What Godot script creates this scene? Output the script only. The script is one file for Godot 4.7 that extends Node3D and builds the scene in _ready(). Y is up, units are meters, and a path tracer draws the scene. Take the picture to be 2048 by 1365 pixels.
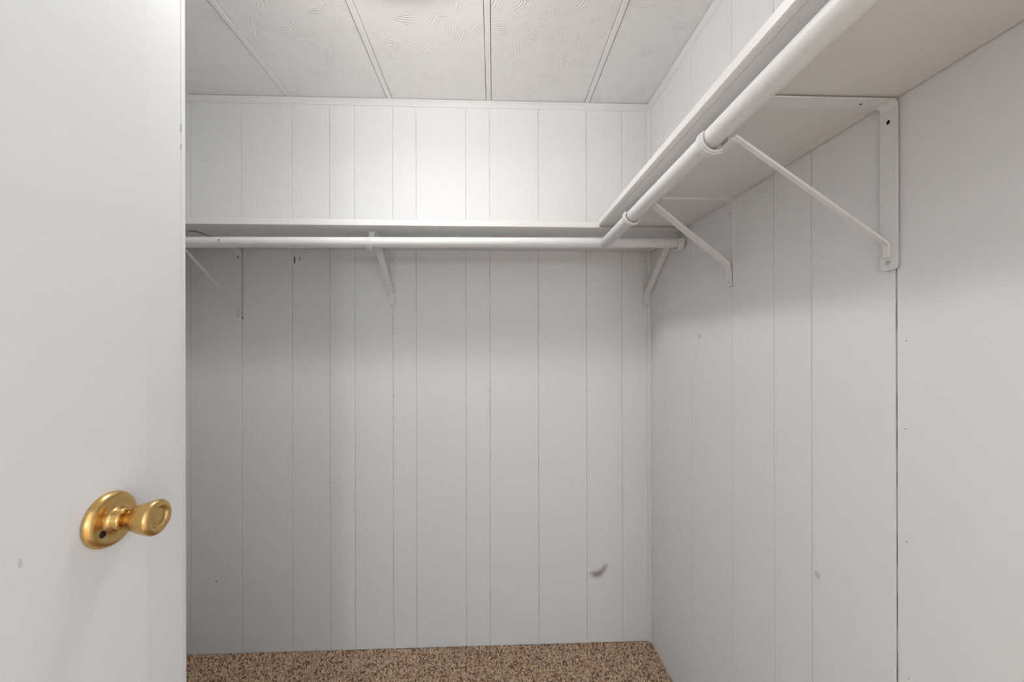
extends Node3D
# All builders take inches (x to the right, y above the carpet, z towards the bedroom); U turns them into metres.
const U := 0.0254
const H := 89.65        # ceiling height
const XR := 26.29       # right wall
const XL := -51.0       # left wall
const ZB := -62.0       # back wall
const ZF := 15.0        # inner face of the wall with the doorway
const ZO := 19.0        # its bedroom face
const EYE := 49.19
var M := {}
var used := {}
var rng := RandomNumberGenerator.new()

# ---------------------------------------------------------------- helpers
func V(x, y, z) -> Vector3: return Vector3(x, y, z) * U
func numbered(called: String) -> String:
	used[called] = used.get(called, 0) + 1
	return called if used[called] == 1 else "%s_%03d" % [called, used[called] - 1]
func tag(o, label, category, group = ""):
	o.set_meta("label", label); o.set_meta("category", category)
	if group: o.set_meta("group", group)
	return o
func thing(called, at: Vector3, label, category, group = "") -> Node3D:
	var o := Node3D.new(); o.name = numbered(called); add_child(o); o.position = at
	tag(o, label, category, group)
	return o
func st() -> SurfaceTool:
	var s := SurfaceTool.new(); s.begin(Mesh.PRIMITIVE_TRIANGLES); return s
func obj(called, s, m, parent: Node = self) -> MeshInstance3D:
	var o := MeshInstance3D.new()
	o.mesh = s.commit() if s is SurfaceTool else s
	o.material_override = m
	o.name = numbered(called) if parent == self else called
	parent.add_child(o, true)
	return o
func struct(called, s, m, label = "", parent: Node = self):
	var o = obj(called, s, m, parent)
	if parent == self:
		o.set_meta("kind", "structure"); o.set_meta("label", label); o.set_meta("category", called.split("_")[0])
	return o
func quad(s: SurfaceTool, a: Vector3, b: Vector3, c: Vector3, d: Vector3, out: Vector3):
	# front faces run clockwise; flips itself to face «out»
	var n := (c - a).cross(b - a)
	if n.length() < 1e-14: n = (d - a).cross(c - a)
	var seq = [a, b, c, a, c, d] if n.dot(out) >= 0 else [a, c, b, a, d, c]
	for p in seq: s.set_normal(out.normalized()); s.add_vertex(p)
# convex or mildly concave outline (points in a plane) pushed along «along»
func extrude(s: SurfaceTool, pts: Array, along: Vector3):
	var n := pts.size()
	var mid := Vector3.ZERO
	for p in pts: mid += p
	mid /= n
	# orientation of the outline
	var area := Vector3.ZERO
	for i in n: area += (pts[i] - mid).cross(pts[(i + 1) % n] - mid)
	var turn := signf(area.dot(along))
	for i in n:
		var a: Vector3 = pts[i]; var b: Vector3 = pts[(i + 1) % n]
		var out := (b - a).cross(along) * turn
		quad(s, a, b, b + along, a + along, out)
	# caps, triangulated in the plane of the outline
	var e1: Vector3 = (pts[1] - pts[0]).normalized()
	var e2 := along.normalized().cross(e1)
	var flat := PackedVector2Array()
	for p in pts: flat.append(Vector2((p - mid).dot(e1), (p - mid).dot(e2)) * 100.0)
	var tri := Geometry2D.triangulate_polygon(flat)
	for k in range(0, tri.size(), 3):
		for cap in 2:
			var off := along * cap
			var out2 := along.normalized() * (1.0 if cap else -1.0)
			var a2: Vector3 = pts[tri[k]] + off; var b2: Vector3 = pts[tri[k + 1]] + off; var c2: Vector3 = pts[tri[k + 2]] + off
			if (c2 - a2).cross(b2 - a2).dot(out2) < 0: var t2 = b2; b2 = c2; c2 = t2
			for p in [a2, b2, c2]: s.set_normal(out2); s.add_vertex(p)
func box(s: SurfaceTool, a: Vector3, b: Vector3):
	extrude(s, [Vector3(a.x, a.y, a.z), Vector3(b.x, a.y, a.z), Vector3(b.x, a.y, b.z), Vector3(a.x, a.y, b.z)], Vector3(0, b.y - a.y, 0))
# box with a chamfered outline seen along «axis»
func bevel_box(s: SurfaceTool, a: Vector3, b: Vector3, axis: int, r: float):
	var i := (axis + 1) % 3; var j := (axis + 2) % 3
	var pts := []
	for q in [[a[i] + r, a[j]], [b[i] - r, a[j]], [b[i], a[j] + r], [b[i], b[j] - r], [b[i] - r, b[j]], [a[i] + r, b[j]], [a[i], b[j] - r], [a[i], a[j] + r]]:
		var p := Vector3.ZERO; p[axis] = a[axis]; p[i] = q[0]; p[j] = q[1]; pts.append(p)
	var al := Vector3.ZERO; al[axis] = b[axis] - a[axis]
	extrude(s, pts, al)
# lathe: profile of Vector2(along axis, radius), smooth, starting at «at» along «axis»
func lathe(s: SurfaceTool, at: Vector3, axis: Vector3, prof: Array, seg := 40):
	axis = axis.normalized()
	var e1 := axis.cross(Vector3.UP if absf(axis.y) < 0.9 else Vector3.RIGHT).normalized()
	var e2 := axis.cross(e1)
	var nn := prof.size()
	var P := func(k, a): return at + axis * prof[k].x + (e1 * cos(a) + e2 * sin(a)) * prof[k].y
	var N := []
	for k in nn:
		var t0: Vector2 = (prof[k] - prof[maxi(k - 1, 0)]); var t1: Vector2 = (prof[mini(k + 1, nn - 1)] - prof[k])
		var t := t0.normalized() + t1.normalized()
		N.append(Vector2(-t.y, t.x).normalized() if t.length() > 1e-6 else Vector2(-t1.y, t1.x).normalized())
	for k in nn - 1:
		for g in seg:
			var a0 := TAU * g / seg; var a1 := TAU * (g + 1) / seg
			var v := [[k, a0], [k + 1, a0], [k + 1, a1], [k, a0], [k + 1, a1], [k, a1]]
			var nrm := []; var pos := []
			for q in v:
				pos.append(P.call(q[0], q[1])); nrm.append((axis * N[q[0]].x + (e1 * cos(q[1]) + e2 * sin(q[1])) * N[q[0]].y).normalized())
			for tri in [[0, 1, 2], [3, 4, 5]]:
				var o: Vector3 = nrm[tri[0]] + nrm[tri[1]] + nrm[tri[2]]
				var cr: Vector3 = (pos[tri[2]] - pos[tri[0]]).cross(pos[tri[1]] - pos[tri[0]])
				if cr.length() < 1e-14: continue
				var seq = tri if cr.dot(o) > 0 else [tri[0], tri[2], tri[1]]
				for q in seq: s.set_normal(nrm[q]); s.add_vertex(pos[q])
func rod_mesh(a: Vector3, b: Vector3, r: float, seg := 32) -> SurfaceTool:
	var s := st(); var L := (b - a).length(); var e := r * 0.12
	lathe(s, a, b - a, [Vector2(0, 0), Vector2(0, r - e), Vector2(e * 0.3, r - e * 0.3), Vector2(e, r), Vector2(L - e, r), Vector2(L - e * 0.3, r - e * 0.3), Vector2(L, r - e), Vector2(L, 0)], seg)
	return s
# flat strip of «width» along «side» and thickness «th», following a path of points
func strip(s: SurfaceTool, path: Array, side: Vector3, width: float, th: float):
	side = side.normalized()
	var n := path.size(); var nor := []
	for i in n:
		var t: Vector3 = (path[mini(i + 1, n - 1)] - path[maxi(i - 1, 0)]).normalized()
		nor.append(t.cross(side).normalized())
	for i in n - 1:
		var a: Vector3 = path[i]; var b: Vector3 = path[i + 1]
		var w := side * width / 2
		var ua: Vector3 = nor[i] * th / 2; var ub: Vector3 = nor[i + 1] * th / 2
		quad(s, a - w + ua, b - w + ub, b + w + ub, a + w + ua, ua + ub)
		quad(s, a - w - ua, b - w - ub, b + w - ub, a + w - ua, -ua - ub)
		quad(s, a - w + ua, b - w + ub, b - w - ub, a - w - ua, -side)
		quad(s, a + w + ua, b + w + ub, b + w - ub, a + w - ua, side)
		if i == 0: quad(s, a - w + ua, a + w + ua, a + w - ua, a - w - ua, a - b)
		if i == n - 2: quad(s, b - w + ub, b + w + ub, b + w - ub, b - w - ub, b - a)
func paint(r, g, b, rough, spec = 0.5) -> StandardMaterial3D:
	var m := StandardMaterial3D.new()
	m.albedo_color = Color(r, g, b); m.roughness = rough; m.metallic_specular = spec
	return m
func noise_tex(freq, ramp: Array, size = 512, seed_ = 1, normal = false, strength = 4.0) -> NoiseTexture2D:
	var n := FastNoiseLite.new(); n.seed = seed_; n.frequency = freq; n.fractal_octaves = 4
	var t := NoiseTexture2D.new(); t.width = size; t.height = size; t.seamless = true; t.noise = n
	if normal: t.as_normal_map = true; t.bump_strength = strength
	if ramp:
		var g := Gradient.new(); g.offsets = PackedFloat32Array(); g.colors = PackedColorArray()
		var of := PackedFloat32Array(); var co := PackedColorArray()
		for q in ramp: of.append(q[0]); co.append(q[1])
		g.offsets = of; g.colors = co; t.color_ramp = g
	return t

# ---------------------------------------------------------------- materials
const WALL := Color(0.935, 0.933, 0.93)
func swirl_image() -> Image:
	# embossed ceiling board: overlapping fans of combed arcs
	var n := 1024
	var h := PackedFloat32Array(); h.resize(n * n); h.fill(0.5)
	var r := RandomNumberGenerator.new(); r.seed = 71
	for k in 420:
		var cx := r.randf() * n; var cy := r.randf() * n
		var a0 := r.randf() * TAU; var span := r.randf_range(0.4, 1.0)
		var r0 := r.randf_range(30, 95); var r1 := r0 + r.randf_range(26, 60)
		var pitch := r.randf_range(8.0, 12.5); var amp := r.randf_range(0.06, 0.26)
		var wob := r.randf() * 6.0
		for y in range(int(cy - r1), int(cy + r1) + 1):
			for x in range(int(cx - r1), int(cx + r1) + 1):
				var dx := x - cx; var dy := y - cy
				var d := sqrt(dx * dx + dy * dy)
				if d < r0 or d > r1: continue
				var a := fposmod(atan2(dy, dx) - a0, TAU)
				if a > span: continue
				var f := smoothstep(0.0, 0.25, a) * smoothstep(0.0, 0.35, span - a) * smoothstep(r0, r0 + 8, d) * smoothstep(0.0, 8.0, r1 - d)
				var v := sin((d + 2.5 * sin(a * 5.0 + wob)) / pitch * TAU)
				var i := posmod(y, n) * n + posmod(x, n)
				h[i] = lerpf(h[i], 0.5 + amp * v, f)
	var img := Image.create(n, n, false, Image.FORMAT_RGB8)
	for y in n:
		for x in n:
			var v := h[y * n + x]; img.set_pixel(x, y, Color(v, v, v))
	return img
func smudge_image(w: int, hh: int, ppi: float, x0: float) -> Image:
	# the plank's paint with one soft dark smear on it
	var img := Image.create(w, hh, false, Image.FORMAT_RGB8); img.fill(WALL)
	var path := [Vector2(16.25, 11.55), Vector2(16.9, 11.38), Vector2(17.5, 11.5), Vector2(18.15, 12.0), Vector2(18.8, 12.85)]
	var wid := [0.34, 0.5, 0.54, 0.44, 0.38]; var dep := [0.25, 0.55, 0.62, 0.48, 0.3]
	for py in range(int((H - 14.5) * ppi), int((H - 9.5) * ppi)):
		for px in w:
			var p := Vector2(x0 + px / ppi, H - py / ppi)
			var dark := 0.0
			for k in path.size() - 1:
				for q in 6:
					var t := q / 6.0
					var c: Vector2 = path[k].lerp(path[k + 1], t)
					var ww := lerpf(wid[k], wid[k + 1], t)
					dark = maxf(dark, lerpf(dep[k], dep[k + 1], t) * exp(-p.distance_squared_to(c) / (ww * ww)))
			if dark > 0.01: img.set_pixel(px, py, WALL.lerp(Color(0.42, 0.36, 0.36), dark))
	return img
func make_materials():
	M.wall = paint(WALL.r, WALL.g, WALL.b, 0.64, 0.15)
	M.ceiling = paint(0.93, 0.923, 0.914, 0.42)
	M.ceiling.normal_enabled = true
	var sw := swirl_image(); sw.bump_map_to_normal_map(4.0)
	M.ceiling.normal_texture = ImageTexture.create_from_image(sw)
	M.ceiling.normal_scale = 0.9
	M.ceiling.uv1_triplanar = true; M.ceiling.uv1_world_triplanar = true; M.ceiling.uv1_scale = Vector3(1.15, 1.15, 1.15)
	M.batten = paint(0.93, 0.923, 0.914, 0.38)
	M.trim = paint(0.92, 0.914, 0.908, 0.33)
	M.shelf = paint(0.915, 0.905, 0.895, 0.45)
	M.shelf_edge = paint(0.92, 0.915, 0.905, 0.4)
	M.metal = paint(0.92, 0.92, 0.912, 0.34)
	M.rod = paint(0.93, 0.928, 0.92, 0.4, 0.35)
	M.door = paint(0.92, 0.92, 0.918, 0.5, 0.2)
	M.brass = paint(0.83, 0.69, 0.45, 0.27); M.brass.metallic = 1.0
	M.steel = paint(0.74, 0.72, 0.7, 0.4)
	M.dark = paint(0.08, 0.06, 0.05, 0.8)
	M.chip = paint(0.45, 0.36, 0.3, 0.8)
	M.scuff = paint(0.5, 0.5, 0.5, 0.6)
	M.spackle = paint(0.84, 0.835, 0.83, 0.6)
	# board behind the grooves: paint that ran in, with bare brown board where it did not
	M.backing = paint(1, 1, 1, 0.7)
	M.backing.albedo_texture = noise_tex(0.02, [[0.0, Color(0.4, 0.33, 0.28)], [0.36, Color(0.58, 0.52, 0.47)], [0.5, Color(0.8, 0.78, 0.76)], [1.0, Color(0.88, 0.87, 0.86)]], 512, 5)
	M.backing.uv1_triplanar = true; M.backing.uv1_world_triplanar = true; M.backing.uv1_scale = Vector3(1.7, 1.7, 1.7)
	M.gap = paint(0.3, 0.25, 0.22, 0.9)
	M.raw = paint(1, 1, 1, 0.8)
	M.raw.albedo_texture = noise_tex(0.11, [[0.0, Color(0.55, 0.49, 0.45)], [0.45, Color(0.74, 0.7, 0.67)], [1.0, Color(0.9, 0.88, 0.86)]], 256, 9)
	M.raw.uv1_triplanar = true; M.raw.uv1_world_triplanar = true; M.raw.uv1_scale = Vector3(8, 8, 8)
	M.plain = paint(0.93, 0.93, 0.928, 0.6)
	M.carpet = paint(0.78, 0.66, 0.56, 0.95, 0.2)
	M.pile = paint(1, 1, 1, 0.9, 0.2); M.pile.vertex_color_use_as_albedo = true
	M.pile.rim_enabled = true; M.pile.rim = 0.15
	M.glow = paint(0.95, 0.93, 0.9, 0.4)
	M.glow.emission_enabled = true; M.glow.emission = Color(1.0, 0.98, 0.95); M.glow.emission_energy_multiplier = 1.4
	M.pan = paint(0.85, 0.84, 0.82, 0.4)
	M.glass = paint(0.95, 0.97, 1.0, 0.03); M.glass.transparency = BaseMaterial3D.TRANSPARENCY_ALPHA; M.glass.albedo_color.a = 0.06

# ---------------------------------------------------------------- shell
# plank with eased long edges; lies against a wall. ux = direction across, out = towards the room
func plank_mesh(w: float, h: float, th: float, ease: float, ux: Vector3, out: Vector3, with_uv := false) -> Mesh:
	var s := st()
	var e := ease
	var prof := [[0.0, 0.0], [w, 0.0], [w, th - e * 0.8], [w - e, th], [e, th], [0.0, th - e * 0.8]]
	if with_uv:
		# same solid, but the front face carries coordinates from edge to edge and top to bottom
		var s2 := st()
		var ft := func(x, y, o): return ux * x * U + Vector3(0, y, 0) * U + out * o * U
		var tri = [[e, 0, 0, 1], [w - e, 0, 1, 1], [w - e, h, 1, 0], [e, 0, 0, 1], [w - e, h, 1, 0], [e, h, 0, 0]]
		if (ft.call(w, h, th) - ft.call(0, 0, th)).cross(ft.call(w, 0, th) - ft.call(0, 0, th)).dot(out) < 0: tri = [tri[0], tri[2], tri[1], tri[3], tri[5], tri[4]]
		for q in tri:
			s2.set_normal(out); s2.set_uv(Vector2(lerpf(e / w, 1 - e / w, q[2]), q[3])); s2.add_vertex(ft.call(q[0], q[1], th))
		for k in [1, 2, 4, 5]:
			var a = prof[k]; var b = prof[(k + 1) % 6]
			var n2: Vector3 = (ux * (b[1] - a[1]) - out * (b[0] - a[0]))
			var q4 := [ft.call(a[0], 0, a[1]), ft.call(b[0], 0, b[1]), ft.call(b[0], h, b[1]), ft.call(a[0], h, a[1])]
			var seq := [0, 1, 2, 0, 2, 3]
			if (q4[2] - q4[0]).cross(q4[1] - q4[0]).dot(n2) < 0: seq = [0, 2, 1, 0, 3, 2]
			for q in seq: s2.set_normal(n2.normalized()); s2.set_uv(Vector2(0.02 if a[0] < w / 2 else 0.98, 0.02)); s2.add_vertex(q4[q])
		return s2.commit()
	var pts := []
	for q in prof: pts.append((ux * q[0] + out * q[1]) * U)
	extrude(s, pts, Vector3(0, h * U, 0))
	return s.commit()
func plank_row(wall: Node3D, cuts: Array, origin: Vector3, ux: Vector3, out: Vector3, gaps := {}, special := -1, smat = null):
	for i in cuts.size() - 1:
		var g0: float = gaps.get(i, 0.045) / 2; var g1: float = gaps.get(i + 1, 0.045) / 2
		var w: float = cuts[i + 1] - cuts[i] - g0 - g1
		var m := plank_mesh(w, H - 0.3, 0.12, 0.022, ux, out, i == special)
		var p := obj("plank", m, smat if i == special else M.wall, wall)
		p.position = (origin + ux * (cuts[i] + g0) + Vector3(0, 0.15, 0)) * U
		if i == special: wall.set_meta("marked", p.name)
func disc(r: float, th: float, out: Vector3, sx := 1.0, sy := 1.0) -> Mesh:
	var s := st(); lathe(s, Vector3.ZERO, out, prof([[0.0, r], [th * 0.6, r * 0.96], [th, r * 0.6], [th, 0.0]]), 12)
	return s.commit()
func build_shell():
	# --- back wall
	var s := st(); box(s, V(XL - 4, -1, ZB - 4), V(XR + 4, H + 4, ZB - 0.12))
	var wb = struct("wall_back", s, M.backing, "white painted grooved panelling wall behind the long shelf and rod")
	var cuts := [XL, -48.35, -40.33, -32.36, -26.39, -22.39, -16.27, -12.47, -4.39, -0.45, 7.57, 15.58, 21.55, XR]
	var img := smudge_image(119, 1793, 20.0, 15.58)
	M.marked = paint(1, 1, 1, 0.64, 0.15); M.marked.albedo_texture = ImageTexture.create_from_image(img)
	plank_row(wb, cuts, Vector3(0, 0, ZB - 0.12), Vector3.RIGHT, Vector3.BACK, {}, 11, M.marked)
	var hole := disc(0.07, 0.012, Vector3.BACK)
	for q in [[-26.2, 36.05], [-26.5, 27.3], [-22.35, 27.3], [-32.5, 27.6], [-16.1, 41.4], [-16.05, 37.9], [-15.9, 30.3], [-0.5, 42.1], [23.7, 41.8], [15.5, 42.0], [-22.4, 54.2], [-16.3, 52.6], [-16.25, 51.8], [-16.35, 54.0], [25.3, 58.2], [25.3, 60.0], [-31.2, 54.0]]:
		obj("nail_hole", hole, M.scuff, wb).position = V(q[0], q[1], ZB)
	for q in [[-32.0, 63.55, 0.13, 0.62], [-31.15, 63.75, 0.05, 0.45], [-40.25, 54.15, 0.13, 0.16], [-44.45, 11.8, 0.1, 0.14]]:
		var f := disc(1.0, 0.02, Vector3.BACK)
		var o := obj("scrape", f, M.chip, wb); o.position = V(q[0], q[1], ZB); o.scale = Vector3(q[2], q[3], 0.6)
	# --- right wall
	s = st(); box(s, V(XR + 0.12, -1, ZB - 4), V(XR + 4, H + 4, ZO))
	var wr = struct("wall_right", s, M.backing, "white painted grooved panelling wall beside the shorter shelf")
	var zc := [ZB, -56.95, -48.75, -40.4, -34.26, -30.12, -23.6, -16.0, -10.0, -6.0, 2.0, 10.0, ZF]
	var back := []
	for z in zc: back.append(z - ZB)
	plank_row(wr, back, Vector3(XR + 0.12, 0, ZB), Vector3.BACK, Vector3.LEFT, {6: 0.13})
	var sp := disc(0.3, 0.01, Vector3.LEFT)
	for q in [[50.6, -46.9], [30.7, -29.6], [21.0, -19.2]]:
		obj("spackle_patch", sp, M.spackle, wr).position = V(XR, q[0], q[1])
	var tick := disc(0.04, 0.01, Vector3.LEFT)
	for q in [[49.6, -23.0], [44.0, -23.05], [36.8, -23.0], [28.2, -22.9], [16.0, -23.0]]:
		obj("nail_hole", tick, M.scuff, wr).position = V(XR, q[0], q[1])
	# --- left wall and the wall with the doorway, both outside the picture
	s = st(); box(s, V(XL - 4, -1, ZB - 4), V(XL, H + 4, ZO))
	struct("wall_left", s, M.plain, "plain white closet wall behind the open door")
	s = st()
	box(s, V(XL - 4, -1, ZF), V(-18.2, H + 4, ZO)); box(s, V(19.5, -1, ZF), V(XR + 4, H + 4, ZO)); box(s, V(-18.2, 81.5, ZF), V(19.5, H + 4, ZO))
	struct("wall_front", s, M.plain, "white wall holding the closet doorway")
	# --- ceiling: boards with narrow battens between
	s = st(); box(s, V(XL - 4, H + 0.35, ZB - 4), V(XR + 4, H + 4, ZO))
	var ce = struct("ceiling", s, M.gap, "white embossed ceiling boards with narrow battens")
	var bat := [[-48.85, -48.05], [-32.95, -32.2], [-17.0, -16.2], [-0.95, -0.2], [15.2, 15.98]]
	var x0 := XL
	var gp := 0.075
	for i in bat.size() + 1:
		var x1: float = bat[i][0] - gp if i < bat.size() else XR
		s = st(); box(s, V(x0, H, ZB), V(x1, H + 0.3, ZF))
		obj("ceiling_board", s, M.ceiling, ce)
		if i < bat.size():
			s = st(); bevel_box(s, V(bat[i][0], H - 0.06, ZB), V(bat[i][1], H + 0.25, ZF), 2, 0.05 * U)
			obj("batten", s, M.batten, ce)
			x0 = bat[i][1] + gp
	# --- cove trims
	s = st()
	extrude(s, [V(XL, H - 0.06, ZB), V(XL, H - 0.06, ZB + 0.62), V(XL, H - 0.14, ZB + 0.62), V(XL, H - 0.34, ZB + 0.36), V(XL, H - 0.62, ZB + 0.2), V(XL, H - 0.92, ZB + 0.14), V(XL, H - 0.95, ZB)], V(XR - 0.1 - XL, 0, 0))
	struct("trim_1", s, M.trim, "white cove strip along ceiling edge over the back wall")
	s = st()
	extrude(s, [V(XR, H - 0.06, ZB + 0.1), V(XR - 0.56, H - 0.06, ZB + 0.1), V(XR - 0.56, H - 0.14, ZB + 0.1), V(XR - 0.34, H - 0.34, ZB + 0.1), V(XR - 0.18, H - 0.6, ZB + 0.1), V(XR - 0.12, H - 0.9, ZB + 0.1), V(XR, H - 0.93, ZB + 0.1)], V(0, 0, ZF - ZB - 0.1))
	struct("trim_2", s, M.trim, "white cove strip along ceiling edge over the side wall")
	s = st()
	extrude(s, [V(XR - 0.02, 0.2, ZB + 0.02), V(XR - 0.02, 0.2, ZB + 0.5), V(XR - 0.14, 0.2, ZB + 0.5), V(XR - 0.34, 0.2, ZB + 0.3), V(XR - 0.48, 0.2, ZB + 0.14), V(XR - 0.48, 0.2, ZB + 0.02)], V(0, H - 1.15, 0))
	struct("trim_3", s, M.trim, "slim white strip standing upright in the corner of the two walls")
	s = st()
	box(s, V(-18.2, 0, ZF - 0.5), V(-17.4, 81.5, ZO + 0.5)); box(s, V(18.7, 0, ZF - 0.5), V(19.5, 81.5, ZO + 0.5)); box(s, V(-18.2, 80.7, ZF - 0.5), V(19.5, 81.5, ZO + 0.5))
	struct("trim_4", s, M.trim, "white lining boards of the closet doorway")
	# --- carpet
	s = st(); box(s, V(XL - 4, -1, ZB - 4), V(XR + 4, 0, ZO))
	var fl = struct("floor", s, M.carpet, "brown twisted pile carpet")
	carpet_pile(fl)
func carpet_pile(fl: Node3D):
	# one tuft: a twisted, tapering yarn end
	var s := st(); var lev := 3; var sid := 5; var pts := []
	var rad := [0.14, 0.155, 0.1]; var ht := [0.0, 0.22, 0.4]; var lean := [0.0, 0.05, 0.16]
	for k in lev:
		var ring := []
		for g in sid:
			var a := TAU * g / sid + k * 0.5
			ring.append(Vector3(cos(a) * rad[k] + lean[k], ht[k], sin(a) * rad[k] * 0.7) * U)
		pts.append(ring)
	for k in lev - 1:
		for g in sid:
			var g2 := (g + 1) % sid
			quad(s, pts[k][g], pts[k][g2], pts[k + 1][g2], pts[k + 1][g], (pts[k][g] + pts[k][g2]) - Vector3(lean[k] * 2 * U, 0, 0) - Vector3(0, (pts[k][g] + pts[k][g2]).y, 0))
	var tip := Vector3(0.2, 0.43, 0) * U
	for g in sid:
		var a2: Vector3 = pts[2][g]; var b2: Vector3 = pts[2][(g + 1) % sid]
		if (tip - a2).cross(b2 - a2).y < 0: var t = a2; a2 = b2; b2 = t
		for p in [a2, b2, tip]: s.set_normal(Vector3(0, 1, 0)); s.add_vertex(p)
	s.set_material(null)
	var mesh := s.commit()
	var mm := MultiMesh.new(); mm.transform_format = MultiMesh.TRANSFORM_3D; mm.use_colors = true; mm.mesh = mesh
	var step := 0.225
	var nx := int((XR - XL) / step); var nz := int((ZF - ZB) / step)
	mm.instance_count = nx * nz
	rng.seed = 12
	var tones := [Color(0.9, 0.775, 0.665), Color(0.84, 0.7, 0.59), Color(0.94, 0.83, 0.73), Color(0.6, 0.475, 0.39), Color(0.96, 0.88, 0.79)]
	var k := 0
	for i in nx:
		for j in nz:
			var x := XL + (i + 0.5 + rng.randf_range(-0.42, 0.42)) * step; var z := ZB + 0.08 + (j + 0.5 + rng.randf_range(-0.42, 0.42)) * step
			var b := Basis(Vector3.UP, rng.randf() * TAU) * Basis(Vector3.RIGHT, rng.randf_range(-0.6, 0.6)) * Basis(Vector3.BACK, rng.randf_range(-0.6, 0.6))
			var sc := rng.randf_range(0.8, 1.2)
			mm.set_instance_transform(k, Transform3D(b.scaled(Vector3(sc, rng.randf_range(0.75, 1.15), sc)), V(x, -0.16, z)))
			var c: Color = tones[rng.randi() % 5]
			mm.set_instance_color(k, c.srgb_to_linear() * rng.randf_range(0.85, 1.1)); k += 1
	var mi := MultiMeshInstance3D.new(); mi.multimesh = mm; mi.material_override = M.pile; mi.name = "carpet_pile"
	mi.set_meta("kind", "stuff"); fl.add_child(mi)
func build_bedroom():
	# the lit room behind the camera: its window sends daylight through the doorway
	var s := st(); box(s, V(-94, -1, ZO), V(54, 0, 154)); struct("floor_bedroom", s, M.carpet, "brown carpet of the room outside the closet")
	s = st(); box(s, V(-94, H, ZO), V(54, H + 4, 154)); struct("ceiling_bedroom", s, M.plain, "white ceiling of the room outside the closet")
	s = st(); box(s, V(-94, 0, ZO), V(-90, H, 26)); box(s, V(-94, 0, 74), V(-90, H, 154)); box(s, V(-94, 0, 26), V(-90, 28, 74)); box(s, V(-94, 79, 26), V(-90, H, 74))
	struct("wall_bedroom_left", s, M.plain, "white side wall with an added wide window outside the closet")
	var wl := Node3D.new(); wl.name = "added_window_2"; add_child(wl); wl.set_meta("kind", "structure"); wl.set_meta("label", "added unseen wide window for bedroom fill light")  # added window, never in view: its light bounces into the closet as fill
	s = st()
	for z in [26.0, 49.2, 72.4]: box(s, V(-93, 28, z), V(-91, 79, z + 1.6))
	for y in [28.0, 77.4]: box(s, V(-93, y, 27.6), V(-91, y + 1.6, 72.4))
	obj("window_frame", s, M.trim, wl)
	for z in [27.6, 50.8]:
		s = st(); box(s, V(-92.1, 29.6, z), V(-91.9, 77.4, z + 21.6)); obj("pane", s, M.glass, wl)
	s = st(); box(s, V(50, 0, ZO), V(54, H, 154)); struct("wall_bedroom_right", s, M.plain, "white far side wall of the room outside the closet")
	s = st(); box(s, V(-90, 0, ZF), V(XL - 4, H, ZO)); box(s, V(XR + 4, 0, ZF), V(50, H, ZO)); struct("wall_bedroom_near", s, M.plain, "white wall to both sides of the closet")
	s = st()
	var w0 := 7.0; var w1 := 21.0; var h0 := 46.0; var h1 := 66.0
	box(s, V(-90, 0, 150), V(w0, H, 154)); box(s, V(w1, 0, 150), V(50, H, 154)); box(s, V(w0, 0, 150), V(w1, h0, 154)); box(s, V(w0, h1, 150), V(w1, H, 154))
	struct("wall_bedroom_far", s, M.plain, "white wall with the bedroom window")
	var wn := Node3D.new(); wn.name = "window_1"; add_child(wn); wn.set_meta("kind", "structure"); wn.set_meta("label", "white framed bedroom window opposite the closet")
	s = st()
	box(s, V(w0, h0, 151), V(w0 + 1.6, h1, 153)); box(s, V(w1 - 1.6, h0, 151), V(w1, h1, 153)); box(s, V(w0, h0, 151), V(w1, h0 + 1.6, 153)); box(s, V(w0, h1 - 1.6, 151), V(w1, h1, 153)); box(s, V(w0, 55.4, 151), V(w1, 56.6, 153))
	obj("window_frame", s, M.trim, wn)
	for q in [[h0 + 1.6, 55.4], [56.6, h1 - 1.6]]:
		s = st(); box(s, V(w0 + 1.6, q[0], 151.9), V(w1 - 1.6, q[1], 152.1)); obj("pane", s, M.glass, wn)

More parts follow.
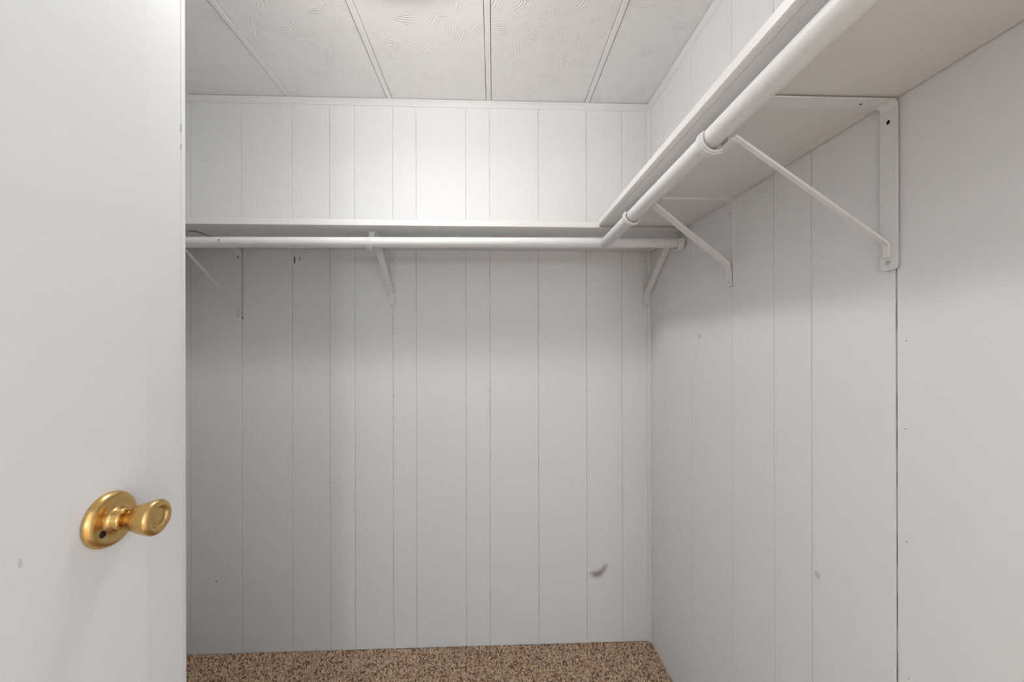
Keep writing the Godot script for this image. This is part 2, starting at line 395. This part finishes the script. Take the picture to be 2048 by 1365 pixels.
# ---------------------------------------------------------------- door
func build_door():
	var d := Node3D.new(); d.name = "door_1"; add_child(d)
	d.set_meta("kind", "structure"); d.set_meta("label", "white flush door standing open with a brass knob"); d.set_meta("category", "door")
	# local frame: x out of the face, z from the free edge (0) back to the hinge
	d.position = V(-17.0, 0.6, -21.95); d.rotation_degrees.y = 0.0
	var W := 36.0
	var s := st()
	var pr := [[0.0, W], [0.0, 2.85], [-0.17, 0.62], [-0.21, 0.57], [-0.19, 0.52], [-0.26, 0.2], [-0.36, 0.05], [-0.48, 0.0], [-1.3, 0.0], [-1.42, 0.1], [-1.42, W]]
	var pts := []
	for q in pr: pts.append(V(q[0], 0, q[1]))
	extrude(s, pts, V(0, 79.4, 0))
	obj("slab", s, M.door, d)
	var ax := Vector3(1, 0, -0.05).normalized()
	var c := V(0.0, 41.05, 4.68)
	s = st()
	lathe(s, c - ax * 0.02 * U, ax, prof2([[0, 1.36], [0.1, 1.36], [0.16, 1.33], [0.24, 1.3], [0.33, 1.2], [0.36, 1.08], [0.35, 0.95], [0.34, 0.75], [0.37, 0.64], [0.44, 0.57], [0.5, 0.54], [0.76, 0.53], [0.82, 0.5], [0.84, 0.42], [0.8, 0.36]]), 56)
	var rose := obj("rose", s, M.brass, d)
	s = st()
	lathe(s, c + ax * 0.264 * U, ax, prof2([[0.3, 0.36], [0.56, 0.37], [0.66, 0.4], [0.78, 0.5], [0.95, 0.6], [1.2, 0.7], [1.5, 0.79], [1.72, 0.84], [1.82, 0.87], [1.9, 0.875], [2.0, 0.84], [2.07, 0.76], [2.1, 0.66], [2.09, 0.56], [2.05, 0.5], [1.99, 0.46], [1.97, 0.42], [1.985, 0.38], [1.99, 0.2], [1.99, 0.0]]), 56)
	obj("knob", s, M.brass, d)
	# emergency release hole
	s = st()
	lathe(s, c + ax * 0.295 * U + V(0, -0.4, 0.6), ax, prof([[0.0, 0.16], [0.03, 0.155], [0.036, 0.12], [0.036, 0.0]]), 20)
	var rim := obj("release_hole", s, M.dark, rose)
	rim.set_meta("label", "dark release hole")
	# paint worn through on the eased edge
	for q in [[60.55, 0.45], [59.6, 0.3]]:
		s = st(); bevel_box(s, V(-0.2, q[0], 0.53), V(-0.165, q[0] + q[1], 0.62), 0, 0.03 * U)
		obj("paint_chip", s, M.steel, d)
	s = st(); bevel_box(s, V(-0.004, 40.7, 7.75), V(0.004, 41.05, 7.87), 0, 0.06 * U); obj("scuff", s, M.spackle, d)
	for y in [8.0, 40.0, 70.0]:
		s = st(); lathe(s, V(0.1, y, W + 0.1), Vector3.UP, prof([[0, 0], [0, 0.25], [3.5, 0.25], [3.5, 0]]), 12); obj("hinge", s, M.brass, d)
func prof2(a: Array) -> Array:
	var r := []
	for q in a: r.append(Vector2(q[0], q[1]) * U * 0.88)
	return r
func prof(a: Array) -> Array:
	var r := []
	for q in a: r.append(Vector2(q[0], q[1]) * U)
	return r

# ---------------------------------------------------------------- shelves, rods, brackets
const SB := 65.22      # underside of the back shelf
const SR := 65.33      # underside of the side shelf
func build_shelves():
	var t := thing("closet_shelf", V(0, SB, ZB), "long white painted shelf board along the back wall", "shelf")
	var s := st(); bevel_box(s, V(XL + 0.1, 0, 0.09), V(XR - 0.1, 0.74, 12.3), 0, 0.05 * U); obj("board", s, M.shelf, t)
	s = st(); bevel_box(s, V(14.35, 0.03, 12.3), V(XR - 0.12, 0.72, 12.33), 0, 0.004 * U); obj("raw_edge", s, M.raw, t).set_meta("label", "rough unpainted edge of the board")
	s = st(); bevel_box(s, V(XL + 0.1, -0.01, 12.3), V(14.2, 0.77, 12.42), 0, 0.05 * U); obj("edge_band", s, M.shelf_edge, t)
	var L := 64.2
	t = thing("closet_shelf", V(XR, SR + 0.2, ZB + 12.45), "white shelf board with a front strip along the side wall", "shelf")
	t.rotation.x = atan2(0.2, 30.0)
	s = st(); bevel_box(s, V(-11.62, 0, 0.0), V(-0.09, 0.74, L), 2, 0.04 * U); obj("board", s, M.shelf, t)
	s = st(); extrude(s, [V(-11.68, -0.02, 0), V(-12.06, -0.02, 0), V(-12.16, 0.08, 0), V(-12.18, 0.66, 0), V(-12.1, 0.77, 0), V(-11.68, 0.77, 0)], V(0, 0, L)); obj("front_strip", s, M.shelf_edge, t)
const RODR := 0.71
func build_rods():
	var a := V(XL + 0.3, 63.14, ZB + 11.1); var b := V(XR - 0.25, 63.66, ZB + 11.1)
	var o := obj("closet_rod", rod_mesh(a, b, RODR * U), M.rod); tag(o, "long white painted closet rod along the back wall", "rod")
	var s := st(); bevel_box(s, V(-35.65, 63.05, ZB + 11.1 + 0.66), V(-35.5, 63.5, ZB + 11.1 + 0.715), 2, 0.05 * U)
	obj("paint_chip", s, M.scuff, o)
	a = V(15.25, 63.42, ZB + 11.1 + 0.75); b = V(15.05, 64.05, ZF - 0.3)
	var o2 := obj("closet_rod", rod_mesh(a, b, RODR * U), M.rod); tag(o2, "white closet rod under the side shelf ending against another rod", "rod")
# local frame of a bracket: origin on the wall right under the shelf, z out of the wall, x along the wall
func screw(parent, at: Vector3, axis: Vector3):
	var s := st(); lathe(s, at, axis, prof([[0.0, 0.15], [0.03, 0.145], [0.06, 0.1], [0.07, 0.0]]), 14); obj("screw", s, M.steel, parent)
func hook(t, x: float, rod_y: float, rod_z: float, w: float, top_y: float, r: float):
	var path := []
	path.append(V(x, top_y, rod_z - r)); path.append(V(x, rod_y + 0.25, rod_z - r))
	for k in 19:
		var a := PI + (PI + 0.45) * k / 18.0
		path.append(V(x, rod_y + sin(a) * r, rod_z + cos(a) * r))
	var s := st(); strip(s, path, Vector3.RIGHT, w * U, 0.13 * U); var hk := obj("rod_hook", s, M.metal, t)
	# rolled lip in the middle of the hook
	s = st(); var p2 := []
	for k in 17:
		var a := PI + 0.25 + (PI + 0.1) * k / 16.0
		p2.append(V(x, rod_y + sin(a) * (r + 0.085), rod_z + cos(a) * (r + 0.085)))
	strip(s, p2, Vector3.RIGHT, w * 0.5 * U, 0.08 * U); obj("hook_rib", s, M.metal, hk)
func channel(s: SurfaceTool, path: Array, side: Vector3, w: float, th: float, fl: float):
	strip(s, path, side, w * U, th * U)
	for sg in [-1, 1]:
		var p := []
		for i in path.size():
			var tt: Vector3 = (path[mini(i + 1, path.size() - 1)] - path[maxi(i - 1, 0)]).normalized()
			p.append(path[i] + side * sg * (w / 2 - 0.045) * U + tt.cross(side).normalized() * (th / 2 + fl / 2) * U)
		strip(s, p, side, 0.09 * U, fl * U)
func bracket_ribbed(at: Vector3, turn: float, rod_y: float, label: String, drop := 9.5, hook_x := 0.0, reach := 11.1):
	var t := thing("shelf_bracket", at, label, "bracket", "white metal shelf brackets"); t.rotation.y = turn
	var s := st(); channel(s, [V(0, -0.06, 0.1), V(0, -drop + 0.12, 0.1)], Vector3.LEFT, 0.94, 0.08, 0.16)
	strip(s, [V(0, -drop + 0.14, 0.1), V(0, -drop, 0.1)], Vector3.LEFT, 0.6 * U, 0.08 * U); var leg := obj("wall_leg", s, M.metal, t)
	s = st(); channel(s, [V(0, -0.12, 0.05), V(0, -0.12, reach - 0.6)], Vector3.RIGHT, 0.94, 0.08, 0.16); obj("shelf_arm", s, M.metal, t)
	s = st()
	channel(s, [V(0, -0.14, 9.5), V(0, -drop + 2.35, 0.5)], Vector3.LEFT, 0.9, 0.08, 0.17)
	strip(s, [V(0, -drop + 2.4, 0.53), V(0, -drop + 2.2, 0.4), V(0, -drop + 1.9, 0.34), V(0, -drop + 0.1, 0.3)], Vector3.LEFT, 0.86 * U, 0.08 * U)
	obj("strut", s, M.metal, t)
	hook(t, hook_x, rod_y, reach, 0.78, -0.1, 0.87)
	screw(leg, V(0, -1.55, 0.13), Vector3.BACK); screw(leg, V(0, -drop + 0.55, 0.33), Vector3.BACK)
	return t
func bracket_flat(at: Vector3, turn: float, rod_y: float, label: String, sx := 1.0, drop := 11.1, reach := 11.1):
	var t := thing("shelf_bracket", at, label, "bracket", "white metal shelf brackets"); t.rotation.y = turn
	# leg and arm are one bent bar with a rounded outer corner and rounded foot
	var s := st(); var w := 0.55; var p := []
	for q in [[-w, -0.32], [-w, -drop + 0.28], [-w + 0.08, -drop + 0.08], [-w + 0.28, -drop], [w - 0.28, -drop], [w - 0.08, -drop + 0.08], [w, -drop + 0.28], [w, -0.32], [w - 0.07, -0.2], [w - 0.25, -0.12], [-w + 0.25, -0.12], [-w + 0.07, -0.2]]: p.append(V(q[0], q[1], 0.16))
	extrude(s, p, V(0, 0, 0.08)); var leg := obj("wall_leg", s, M.metal, t)
	s = st(); bevel_box(s, V(-w, -0.2, 0.16), V(w, -0.12, reach - 1.6), 1, 0.08 * U); var arm := obj("shelf_arm", s, M.metal, t)
	# soft fillet between leg and arm
	s = st(); extrude(s, [V(-w + 0.08, -0.2, 0.24), V(-w + 0.08, -0.55, 0.24), V(-w + 0.08, -0.3, 0.34), V(-w + 0.08, -0.2, 0.57)], V(2 * w - 0.16, 0, 0)); obj("gusset", s, M.metal, t)
	s = st()
	strip(s, [V(0, rod_y - 0.8, reach - 0.5), V(0, -drop + 1.75, 0.4), V(0, -drop + 1.6, 0.36), V(0, -drop + 0.85, 0.33)], Vector3.LEFT, 0.34 * U, 0.16 * U)
	obj("strut", s, M.metal, t)
	hook(t, sx * 1.75, rod_y - 0.1, reach - 0.1, 0.78, -0.1, 0.93)
	s = st(); bevel_box(s, V(minf(0.0, sx * 2.1), rod_y - 0.95, reach - 0.95), V(maxf(0.0, sx * 2.1), rod_y - 0.85, reach - 0.35), 0, 0.03 * U); obj("hook_plate", s, M.metal, t)
	screw(leg, V(0.0, -drop + 0.5, 0.24), Vector3.BACK)
	# empty slotted holes
	s = st(); lathe(s, V(0, -1.35, 0.237), Vector3.BACK, prof([[0, 0.15], [0.008, 0.14], [0.009, 0.0]]), 14); var kh := obj("key_hole", s, M.dark, leg); kh.scale = Vector3(0.8, 1.0, 1.0)
	s = st(); lathe(s, V(0, -0.197, 2.1), Vector3.DOWN, prof([[0, 0.09], [0.008, 0.08], [0.009, 0.0]]), 12); obj("slot", s, M.dark, arm)
	return t
func build_brackets():
	var yb := func(x): return 63.14 + 0.52 * (x - XL) / (XR - XL) - SB
	bracket_flat(V(-40.78, SB, ZB), 0, yb.call(-40.8), "slim strut shelf bracket on back wall half hidden behind the door", -1.0)
	bracket_ribbed(V(-16.36, SB, ZB), 0, yb.call(-16.4), "white shelf bracket at the middle of the back wall")
	bracket_ribbed(V(25.55, SB, ZB), 0, yb.call(25.6), "white shelf bracket in the corner where both walls meet", 9.5, 0.1)
	bracket_ribbed(V(XR, SR + 0.14, -40.45), -PI / 2, 63.52 - SR - 0.14, "white shelf bracket on side wall close to the corner", 9.6)
	bracket_flat(V(XR, SR + 0.03, -23.85), -PI / 2, 63.7 - SR - 0.03, "slim strut shelf bracket on side wall over the open panel seam", -1.0)

# ---------------------------------------------------------------- lamp
const LAMP := Vector3(-9.5, 89.65, -34.0)
func build_lamp():
	var t := thing("ceiling_lamp", LAMP * U, "round white glass dome lamp on the closet ceiling", "lamp")
	var s := st(); lathe(s, Vector3.ZERO, Vector3.DOWN, prof([[0.0, 0.0], [0.0, 6.7], [0.3, 6.9], [1.7, 6.9], [1.95, 6.6], [1.95, 0.0]]), 40); obj("pan", s, M.pan, t)
	s = st(); lathe(s, V(0, -1.95, 0), Vector3.DOWN, prof([[0.0, 6.2], [0.5, 6.3], [1.5, 6.0], [2.5, 5.2], [3.3, 3.8], [3.9, 1.9], [4.1, 0.0]]), 40); obj("dome", s, M.glow, t)
	var l := OmniLight3D.new(); l.name = "bulb"; l.position = V(0, -4.2, 0); l.light_size = 0.045
	l.light_color = Color(1.0, 0.995, 0.985); l.light_energy = 0.185; l.omni_range = 12.0; l.omni_attenuation = 2.0; l.shadow_enabled = true
	t.add_child(l)
	# the wide underside of the dome sends most of its light down
	var g := AreaLight3D.new(); g.name = "dome_light"; g.position = V(0, -6.15, 0); g.rotation = Vector3(-PI / 2, 0, 0); g.area_size = Vector2(10.5, 10.5) * U
	g.light_color = l.light_color; g.light_energy = 0.335; g.area_range = 12.0; g.area_attenuation = 2.0; g.shadow_enabled = true
	t.add_child(g)

func daylight_and_fill(at: Vector3, turn: Vector3, size: Vector2, energy: float, tint: Color):
	var l := AreaLight3D.new(); l.name = numbered("daylight_and_fill"); add_child(l); l.position = at; l.rotation = turn
	l.area_size = size; l.light_energy = energy; l.light_color = tint; l.area_range = 20.0; l.area_attenuation = 2.0; l.shadow_enabled = true

func _ready():
	# --- camera, sky, exposure
	var cam := Camera3D.new(); cam.name = "camera"; add_child(cam)
	cam.position = V(0, EYE, 0)
	cam.rotation = Vector3(0, -0.0356, -0.00218)
	var f := 752.0; var near := 0.05
	cam.near = near; cam.far = 50.0; cam.keep_aspect = Camera3D.KEEP_HEIGHT
	cam.set_frustum(1365.0 / f * near, Vector2((1024.0 - 1012.25) / f, (696.8 - 682.5) / f) * near, near, 50.0)
	cam.current = true
	var we := WorldEnvironment.new(); we.name = "world"; add_child(we)
	var env := Environment.new(); we.environment = env
	env.tonemap_mode = Environment.TONE_MAPPER_LINEAR
	env.tonemap_exposure = 1.0
	env.background_mode = Environment.BG_SKY
	var sky := Sky.new(); var sm := ProceduralSkyMaterial.new()
	sm.sky_top_color = Color(0.84, 0.88, 0.93); sm.sky_horizon_color = Color(0.93, 0.94, 0.95); sm.ground_horizon_color = Color(0.84, 0.83, 0.8); sm.ground_bottom_color = Color(0.6, 0.57, 0.52)
	sm.sky_energy_multiplier = 1.0; sm.ground_energy_multiplier = 0.7; sm.sun_angle_max = 0.0
	sky.sky_material = sm; env.sky = sky
	env.sdfgi_enabled = true; env.ssao_enabled = true; env.ssil_enabled = true
	# fill light at the added side window, then light from the far window
	daylight_and_fill(V(-89.8, 53.5, 50), Vector3(0, -PI / 2, 0), Vector2(46, 49) * U, 14.0, Color(0.94, 0.975, 1.0))
	daylight_and_fill(V(14, 56, 149.8), Vector3.ZERO, Vector2(12, 18) * U, 1.7, Color(0.87, 0.94, 1.0))
	make_materials()
	build_shell()
	build_bedroom()
	build_door()
	build_shelves()
	build_rods()
	build_brackets()
	build_lamp()
